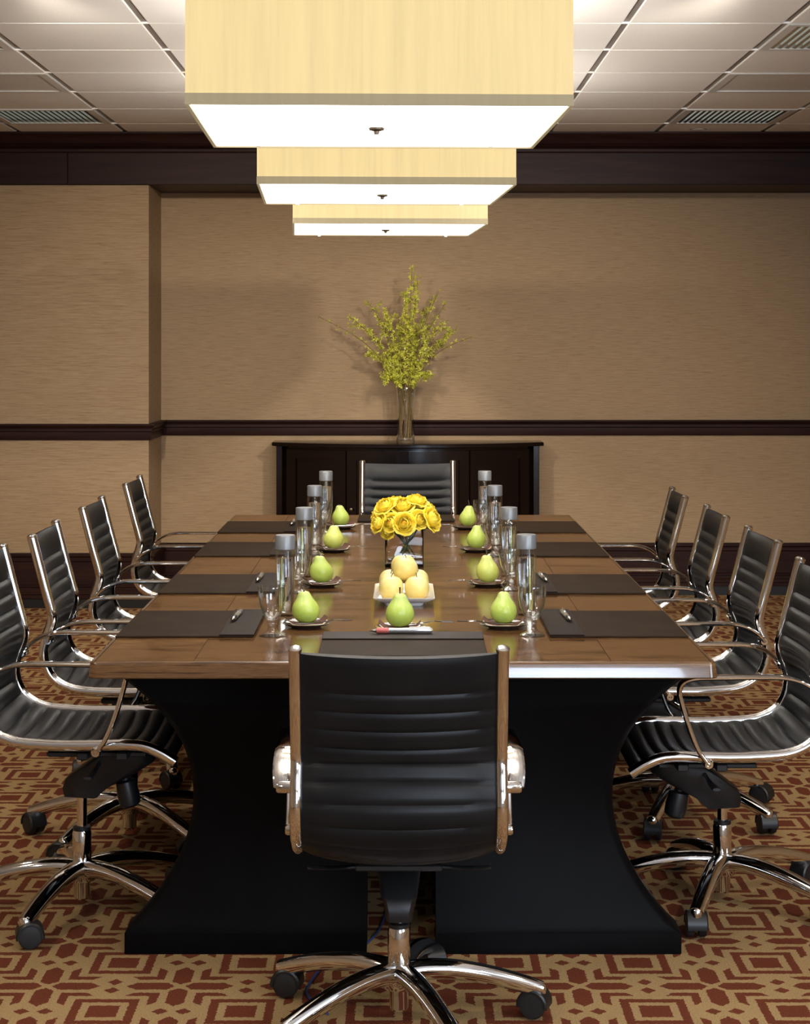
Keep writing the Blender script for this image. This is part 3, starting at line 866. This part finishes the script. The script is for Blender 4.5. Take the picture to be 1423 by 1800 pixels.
def goblet(x, y, label):
    t = thing('water_goblet', label, 'glass', place(x, y), 0, 'clear footed water goblets')
    def foot():
        return MB().lathe([(0, 0), (.032, 0), (.0335, .002), (.030, .005), (.016, .011), (.0115, .018), (.0105, .026), (.0135, .031), (.0115, .036), (.0130, .0405), (0, .0405)], 32)
    def bowl():
        out = [(0, .041), (.0135, .041), (.016, .043), (.025, .058), (.033, .080), (.0365, .102), (.037, .118), (.036, .129)]
        inn = [(.0345, .129), (.0352, .118), (.0347, .102), (.031, .080), (.023, .060), (.013, .047), (0, .044)]
        return MB().lathe(out + inn, 32)
    link('foot', cached('goblet_foot', foot, 50), 'goblet_glass', t)
    link('bowl', cached('goblet_bowl', bowl, 50), 'goblet_glass', t)
def pear_mesh(seed):
    r = random.Random(seed); n = 24
    prof = [(0, .003), (.012, .0005), (.022, .003), (.031, .012), (.0355, .024), (.0355, .036), (.031, .049), (.0235, .060), (.0185, .069), (.0155, .076), (.010, .081), (.003, .0815), (0, .080)]
    P2 = smoothpath([(a, 0, b) for (a, b) in prof], 3)
    lx, ly = r.uniform(-.006, .006), r.uniform(-.006, .006); ph = r.uniform(0, 6)
    rings = []
    for p in P2:
        k = (p.z / .08) ** 2
        rings.append([(max(p.x, 1e-5) * (1 + .03 * math.sin(2 * a + ph) + .02 * math.sin(3 * a + 2 * ph)) * math.cos(a) + lx * k, max(p.x, 1e-5) * (1 + .03 * math.sin(2 * a + ph)) * math.sin(a) + ly * k, p.z) for a in [2 * PI * j / n for j in range(n)]])
    return MB().rings(rings), (lx, ly)
def pear(x, y, z, seed, mat, label, stemlen=.02, scl=1.0):
    t = thing('pear', label, 'pear', (x, y, z), seed * 1.3, 'pears at the place settings')
    mb, (lx, ly) = pear_mesh(seed)
    a = link('flesh', mb.mesh('pear_%d' % seed, 60), mat, t)
    r = random.Random(seed + 50)
    tip = (lx + r.uniform(-.006, .006), ly + r.uniform(-.006, .006), .079 + stemlen)
    link('stem', MB().tube(smoothpath([(lx, ly, .076), (lx, ly, .079 + stemlen * .5), tip], 4), lambda q: .0016 + .0007 * q, 7).mesh('pear_stem'), 'stem', t)
    t.scale = (scl, scl, scl)
def saucer(x, y, label):
    t = tag(link('saucer', cached('saucer', lambda: MB().lathe([(0, .0015), (.034, .0015), (.036, 0), (.039, 0), (.041, .003), (.058, .008), (.0655, .012), (.0665, .0135), (.0655, .014), (.057, .0105), (.042, .0065), (0, .006)], 36), 50), 'saucer', None, place(x, y)), label, 'saucer', 'dark saucers under the pears')
def napkin(x, y, rz, label):
    t = thing('napkin', label, 'napkin', (x, y, ZT + .0068), rz, 'folded napkins on the saucers')
    def layer(w_, d_, z, lift):
        n = 8; rings = []
        for k in range(n + 1):
            u = -w_ + 2 * w_ * k / n
            zz = z + lift * max(0, abs(u) - .036) ** 1.3 * 3 + .0008 * math.sin(u * 120)
            rings.append([(u, -d_, zz), (u, d_, zz + .0004), (u, d_, zz + .0024), (u, -d_, zz + .0022)])
        return MB().rings(rings)
    link('lower_fold', cached('napkin_lower', lambda: layer(.052, .030, 0, .9), 60), 'napkin_cream', t)
    link('upper_fold', cached('napkin_upper', lambda: layer(.055, .023, .0027, .9), 60), 'napkin_brown', t)
def fork(x, y, rz, label):
    def f():
        mb = MB()
        h = smoothpath([(-.055, 0, .004), (-.02, 0, .0035), (.02, 0, .006), (.045, 0, .010)], 6)
        def pr(t):
            a = .0016 + .0022 * max(0, 1 - t * 1.6); b = .0012
            return [(-a, -b), (a, -b), (a, b), (-a, b)]
        mb.sweep(h, pr, side=(0, 1, 0))
        hd = smoothpath([(.045, 0, .010), (.055, 0, .0095), (.066, 0, .009)], 3)
        mb.sweep(hd, lambda t: [(-.002 - .007 * t, -.001), (.002 + .007 * t, -.001), (.002 + .007 * t, .001), (-.002 - .007 * t, .001)], side=(0, 1, 0))
        for k in range(4):
            yy = -.0075 + .005 * k
            mb.box(.066, .094, yy - .0011, yy + .0011, .0075, .0095)
        return mb
    return tag(link('dessert_fork', cached('dessert_fork', f, 40), 'silver', None, (x, y, ZT + .0135), (0, 0, rz)), label, 'fork', 'forks on the saucers')
def pen(x, y, z, rz, label, red=False):
    t = thing('pen', label, 'pen', (x, y, z), rz, 'pens on the leather pads')
    t.scale = (1.35, 1.6, 1.6)
    m = Matrix.Translation((0, 0, .0047)) @ Matrix.Rotation(PI / 2, 4, 'Y')
    link('barrel', cached('pen_barrel', lambda: MB().lathe([(0, -.045), (.0042, -.044), (.0045, .02), (.0045, .052), (.0036, .056), (0, .057)], 14, m), 40), 'pen_body', t)
    link('grip', cached('pen_grip%d' % red, lambda: MB().lathe([(.0042, -.050), (.0046, -.048), (.0046, -.028), (.0042, -.026)], 14, m), 40), 'pen_red' if red else 'pen_black', t)
    link('tip', cached('pen_tip', lambda: MB().lathe([(0, -.064), (.001, -.063), (.0040, -.050), (0, -.050)], 12, m), 40), 'silver', t)
    link('clip', cached('pen_clip', lambda: MB().box(.012, .052, -.0012, .0012, .0092, .0104, .0003), 0), 'silver', t)
def pad(x, y, rz, w_, d_, label, fl=.088):
    """w_ along local x (flap on the +x end), d_ along local y"""
    t = thing('desk_pad', label, 'desk pad', place(x, y), rz, 'leather desk pads on the table')
    link('board', cached('pad_board%.3f' % w_, lambda: MB().box(-w_ / 2, w_ / 2, -d_ / 2, d_ / 2, .0003, .0055, .0015), 0), 'pad', t)
    link('flap', cached('pad_flap%.3f' % w_, lambda: MB().box(w_ / 2 - fl, w_ / 2 + .001, -d_ / 2 - .001, d_ / 2 + .001, .0056, .0095, .0012), 0), 'pad_flap', t)
YPADS = [4.748, 5.535, 6.47, 7.255]
LP = [(-.254, 4.71), (-.248, 5.50), (-.247, 6.42), (-.247, 7.22)]
RP = [(.272, 4.70), (.270, 5.51), (.273, 6.42), (.270, 7.20)]
LB = [(-.323, 4.905), (-.315, 5.73), (-.325, 6.62), (-.315, 7.37)]
RB = [(.349, 4.92), (.350, 5.74), (.352, 6.63), (.349, 7.38)]
LG = [(-.334, 4.565), (-.311, 5.36), (-.307, 6.31), (-.312, 7.05)]
RG = [(.339, 4.57), (.337, 5.42), (.334, 6.29), (.324, 7.07)]
zf = ZT + .0068 + .0056
seed = 1
for side, PP, BB, GG, sx in (('left', LP, LB, LG, -1), ('right', RP, RB, RG, 1)):
    for i in range(4):
        where = 'on the %s side of the table, %s' % (side, NEAR[i])
        pad(sx * (.735 + .380) / 2 + (.003 if sx > 0 else 0), YPADS[i], 0 if sx < 0 else PI, .355, .43, 'dark brown leather desk pad ' + where)
        pen(sx * .448, YPADS[i] + .06, ZT + .0097, PI / 2 + (-.05 if sx < 0 else .05) + .02 * (i % 2), 'silver pen lying ' + where)
        x, y = PP[i]
        saucer(x, y, 'dark saucer under a pear ' + where)
        napkin(x, y, (.25 if sx < 0 else -.15) + .1 * i, 'folded brown and cream napkin ' + where)
        fork(x - sx * .030 , y - .040, (.22 if sx < 0 else PI - .15), 'silver fork ' + where)
        pear(x, y, zf + .001, seed, ('pear_g', 'pear_g', 'pear_y', 'pear_g')[i] if sx < 0 else ('pear_g', 'pear_y', 'pear_g', 'pear_g')[i],
             'green pear ' + where, (.004, .012, .008, .006)[i] if sx < 0 else (.022, .022, .022, .026)[i], 1.0)
        seed += 1
        bottle(BB[i][0], BB[i][1], 'water bottle with grey cap ' + where)
        goblet(GG[i][0], GG[i][1], 'clear empty water goblet ' + where)
x, y = -.004, 4.605
pad(0.004, 4.41, PI / 2, .33, .41, 'black brown leather desk pad at the near end of the table', .105)
pen(0.004, 4.545, ZT + .0097, 0.0, 'silver pen with a red grip on the near end desk pad', True)
saucer(x, y + .035, 'dark saucer under the pear at the near end of the table')
napkin(x, y + .035, -.05, 'folded brown and cream napkin at the near end of the table')
fork(x + .045, y + .055, .05, 'silver fork on the saucer at the near end of the table')
pear(x, y + .035, zf + .001, 21, 'pear_g', 'darkest green pear at the near end of the table, before the plate of apples', .018, 1.06)
pad(0.02, 7.61, -PI / 2, .30, .41, 'black leather desk pad at the far end of the table', .10)

# ---- plate of apples
PX, PY = 0.008, 5.20
def plate():
    def sq(hx, hy, z, c=.006): return [(-hx + c, -hy, z), (hx - c, -hy, z), (hx, -hy + c, z), (hx, hy - c, z), (hx - c, hy, z), (-hx + c, hy, z), (-hx, hy - c, z), (-hx, -hy + c, z)]
    return MB().rings([sq(.052, .115, 0), sq(.054, .118, .003), sq(.056, .120, .008), sq(.086, .158, .024), sq(.088, .160, .028), sq(.085, .157, .0285), sq(.060, .128, .0135), sq(.054, .120, .012)])
tag(link('serving_plate', plate().mesh('serving_plate', 40), 'porcelain', None, (PX, PY, ZT)), 'rectangular white porcelain plate of yellow apples mid-table', 'plate')
def apple_mesh(seed):
    r = random.Random(seed); n = 24; R = .0365
    prof = [(0, .006), (.006, .003), (.014, .0005), (.024, .006), (.033, .020), (.0365, .036), (.034, .051), (.025, .063), (.014, .0675), (.006, .065), (0, .061)]
    P2 = smoothpath([(a, 0, b) for (a, b) in prof], 3); ph = r.uniform(0, 6)
    return MB().rings([[(max(p.x, 1e-5) * (1 + .015 * math.sin(2 * a + ph)) * math.cos(a), max(p.x, 1e-5) * (1 + .02 * math.sin(5 * a + ph) * (.5 if p.z < .02 else .15)) * math.sin(a), p.z) for a in [2 * PI * j / n for j in range(n)]] for p in P2])
APP = [(-.0375, -.080, .0125, 'front left apple of the bottom layer'), (.0375, -.080, .0125, 'front right apple of the bottom layer'),
       (-.0375, -.004, .0125, 'middle left apple of the bottom layer'), (.0375, -.004, .0125, 'middle right apple of the bottom layer'),
       (-.0375, .072, .0125, 'back left apple of the bottom layer'), (.0375, .072, .0125, 'back right apple of the bottom layer'),
       (0, -.040, .0605, 'front apple of the top layer'), (0, .036, .0605, 'back apple of the top layer')]
for i, (dx, dy, dz, desc) in enumerate(APP):
    t = thing('apple', 'pale yellow apple, ' + desc + ' on the white plate', 'apple', (PX + dx, PY + dy, ZT + dz), i * 1.7, 'yellow apples on the white plate')
    if dz > .03: t.rotation_euler = (math.radians(14 if i == 6 else 5), math.radians(4), i * .4)
    link('flesh', apple_mesh(i).mesh('apple_%d' % i, 60), 'apple', t)
    link('stem', MB().tube(smoothpath([(0, 0, .060), (.001, .001, .070), (.006 - .004 * (i % 3), .003, .078)], 4), lambda q: .0009 + .0004 * q, 6).mesh('apple_stem'), 'stem', t)

# ---- rose vase
RX, RY = 0.010, 6.02
tv = thing('cube_vase', 'square clear glass vase holding yellow roses mid-table', 'vase', (RX, RY, ZT))
def cube_vase():
    def sq(h, z, c): return [(-h + c, -h, z), (h - c, -h, z), (h, -h + c, z), (h, h - c, z), (h - c, h, z), (-h + c, h, z), (-h, h - c, z), (-h, -h + c, z)]
    return MB().rings([sq(.063, 0, .004), sq(.065, .002, .004), sq(.065, .128, .004), sq(.064, .130, .004), sq(.061, .130, .004), sq(.060, .128, .004), sq(.060, .014, .004), sq(.058, .012, .004)])
link('body', cube_vase().mesh('cube_vase', 40), 'solid_glass', tv)
def petal(R, H, span, flare, curl, close=0.0, n=6, m=7):
    rows_ = []
    for j in range(m + 1):
        t = j / m; row = []
        for i in range(n + 1):
            s = -1 + 2 * i / n
            wd = math.sin(PI * min(1, .22 + .62 * t)) ** .6
            a = s * span / 2 * wd
            r = R * (.30 + .70 * min(1, t * 1.5) ** .55) * (1 - close * max(0, t - .45) ** 1.3 * 2.2) + flare * t ** 3
            z = H * t * (1 - .10 * s * s * t + .035 * math.sin(5 * s + 40 * R) * t * t) - curl * t ** 5
            r += .0011 * math.sin(6 * s + 90 * R) * t * t
            row.append((r * math.cos(a), r * math.sin(a), z))
        rows_.append(row)
    return MB().rings(rows_, closed=False, cap=False)
def bud():
    mb = MB()
    for k in range(6):
        R = .003 + .0017 * k; a = k * 2.4
        m = Matrix.Rotation(a, 4, 'Z')
        p = petal(R, .0345 - .0004 * k, 3.4, .0003, .0003, .80)
        mb.add(p.v, p.f, m)
    mb.lathe([(0, .004), (.008, .008), (.010, .018), (.008, .027), (.004, .031), (0, .032)], 12)
    return mb
ROSES = [(-.036, -.062, .020, -.55, 1.25, 'front rose left of centre with a deep orange heart', 1.0), (.000, -.074, .018, 0.0, 1.25, 'front centre rose with an orange spiral heart', 1.12),
         (.044, -.062, .030, .45, 1.15, 'front rose right of centre, folded open', 1.0), (.078, -.040, .026, 1.0, 1.15, 'rightmost front rose, large and wide open', 1.25),
         (-.074, -.045, .016, -1.0, 1.2, 'leftmost low front rose', 1.05), (-.056, -.018, .060, -.8, .65, 'upper left rose, large and open', 1.2),
         (-.004, -.025, .062, 0.0, .55, 'upper middle rose, wide and open', 1.2), (.040, -.005, .074, .5, .35, 'highest rose at the upper right of the bouquet', 1.15),
         (.072, .010, .050, 1.2, .75, 'upper far right rose behind the large open one', 1.05), (-.030, .030, .066, -.6, .30, 'rose at the back left of the top', 1.1),
         (.005, .050, .058, 0.1, -.35, 'rose at the back centre', 1.05), (-.078, .020, .036, -1.5, .9, 'rose at the back on the left rim', 1.0),
         (.055, .060, .040, .8, -.7, 'rose at the back on the right rim', 1.0), (-.050, -.050, -.004, -.7, 1.6, 'low drooping rose under the left front blooms', .85)]
rr = random.Random(5)
for i, (dx, dy, dz, az, tilt, desc, sc) in enumerate(ROSES):
    # az: heading of the tilt towards the viewer, measured from -y to +x
    r0 = Vector((RX + dx, RY + dy, ZT + .128 + dz))
    t = thing('rose', 'yellow rose, ' + desc, 'rose', r0, 0, 'yellow roses in the cube vase')
    axis = Vector((math.sin(az) * math.sin(abs(tilt)), -math.cos(az) * math.sin(tilt), math.cos(tilt))).normalized()
    q = axis.to_track_quat('Z', 'Y')
    t.rotation_mode = 'QUATERNION'; t.rotation_quaternion = q
    t.scale = (sc, sc, sc)
    link('bud', cached('rose_bud%d' % (i < 3), bud, 60), 'rose_in' if i < 3 else 'rose', t)
    for layer, (R, H, sp, fl, cu, cl, cnt, tz) in enumerate(((.0135, .0360, 2.7, .0005, .0003, .62, 3, 0), (.0175, .0362, 2.5, .0008, .0006, .42, 4, 0), (.0215, .0350, 2.1, .0020, .0020, .22, 5, 0),
                                                          (.0255, .0325, 1.9, .0040, .0050, .04, 5, -.001), (.0285, .0290, 1.7, .0090, .0100, 0, 6, -.002))):
        for k in range(cnt):
            link('petal', cached('rose_petal_%d' % layer, lambda: petal(R, H, sp, fl, cu, cl), 60), 'rose', t, (0, 0, tz + rr.uniform(-.001, .001)), (rr.uniform(-.08, .08), rr.uniform(-.08, .08), k * 2 * PI / cnt + layer * .5 + rr.uniform(-.15, .15)))
    # stem: down to the vase, in the rose's local frame
    inv = q.to_matrix().inverted()
    foot = Vector((RX - dx * .45 + rr.uniform(-.012, .012), RY - dy * .45 + rr.uniform(-.012, .012), ZT + .018))
    foot.x = min(max(foot.x, RX - .05), RX + .05); foot.y = min(max(foot.y, RY - .05), RY + .05)
    rim = Vector((RX + max(-.048, min(.048, dx * .7)), RY + max(-.048, min(.048, dy * .7)), ZT + .118))
    pts = [inv @ (p - r0) / sc for p in (r0, rim, foot)]
    link('stem', MB().tube(smoothpath(pts, 6), .0024 / sc, 7).mesh('rose_stem', 60), 'green_stem', t)
# leaves filling under the blooms
rr = random.Random(9)
for i in range(8):
    a = 2 * PI * i / 8 + .2
    def lf():
        rws = []
        for k in range(7):
            u = k / 6; wd = .014 * math.sin(PI * min(1, u * .96 + .02)) ** .8
            rws.append([(.055 * u, -wd, -.010 * u * u + .003), (.055 * u, 0, -.010 * u * u), (.055 * u, wd, -.010 * u * u + .003)])
        return MB().rings(rws, closed=False, cap=False)
    side = ['front', 'front right', 'right', 'back right', 'back', 'back left', 'left', 'front left'][int(round(((a + PI / 2) % (2 * PI)) / (PI / 4))) % 8]
    o = link('rose_leaf', cached('rose_leaf', lf, 60), 'green_stem', None, (RX + .030 * math.cos(a), RY + .030 * math.sin(a), ZT + .122), (0, -.2, a))
    tag(o, 'dark green rose leaf under the blooms at the %s of the vase' % side, 'leaf', 'rose leaves over the vase rim')

# ================================================================== FLOOR CABLE
def fl(px, py): s = (py - VY) / EYE; return ((px - VX) / s, F / s, .004)
cp = [fl(682, 1590), fl(676, 1612), fl(664, 1640), fl(640, 1664), fl(600, 1688), fl(565, 1705), fl(545, 1730), fl(538, 1745), fl(548, 1762), fl(575, 1785)]
tag(link('data_cable', MB().tube(smoothpath(cp, 6), .0032, 8).mesh('data_cable', 60), 'cable'), 'thin blue cable trailing on the carpet under the near chair', 'cable')
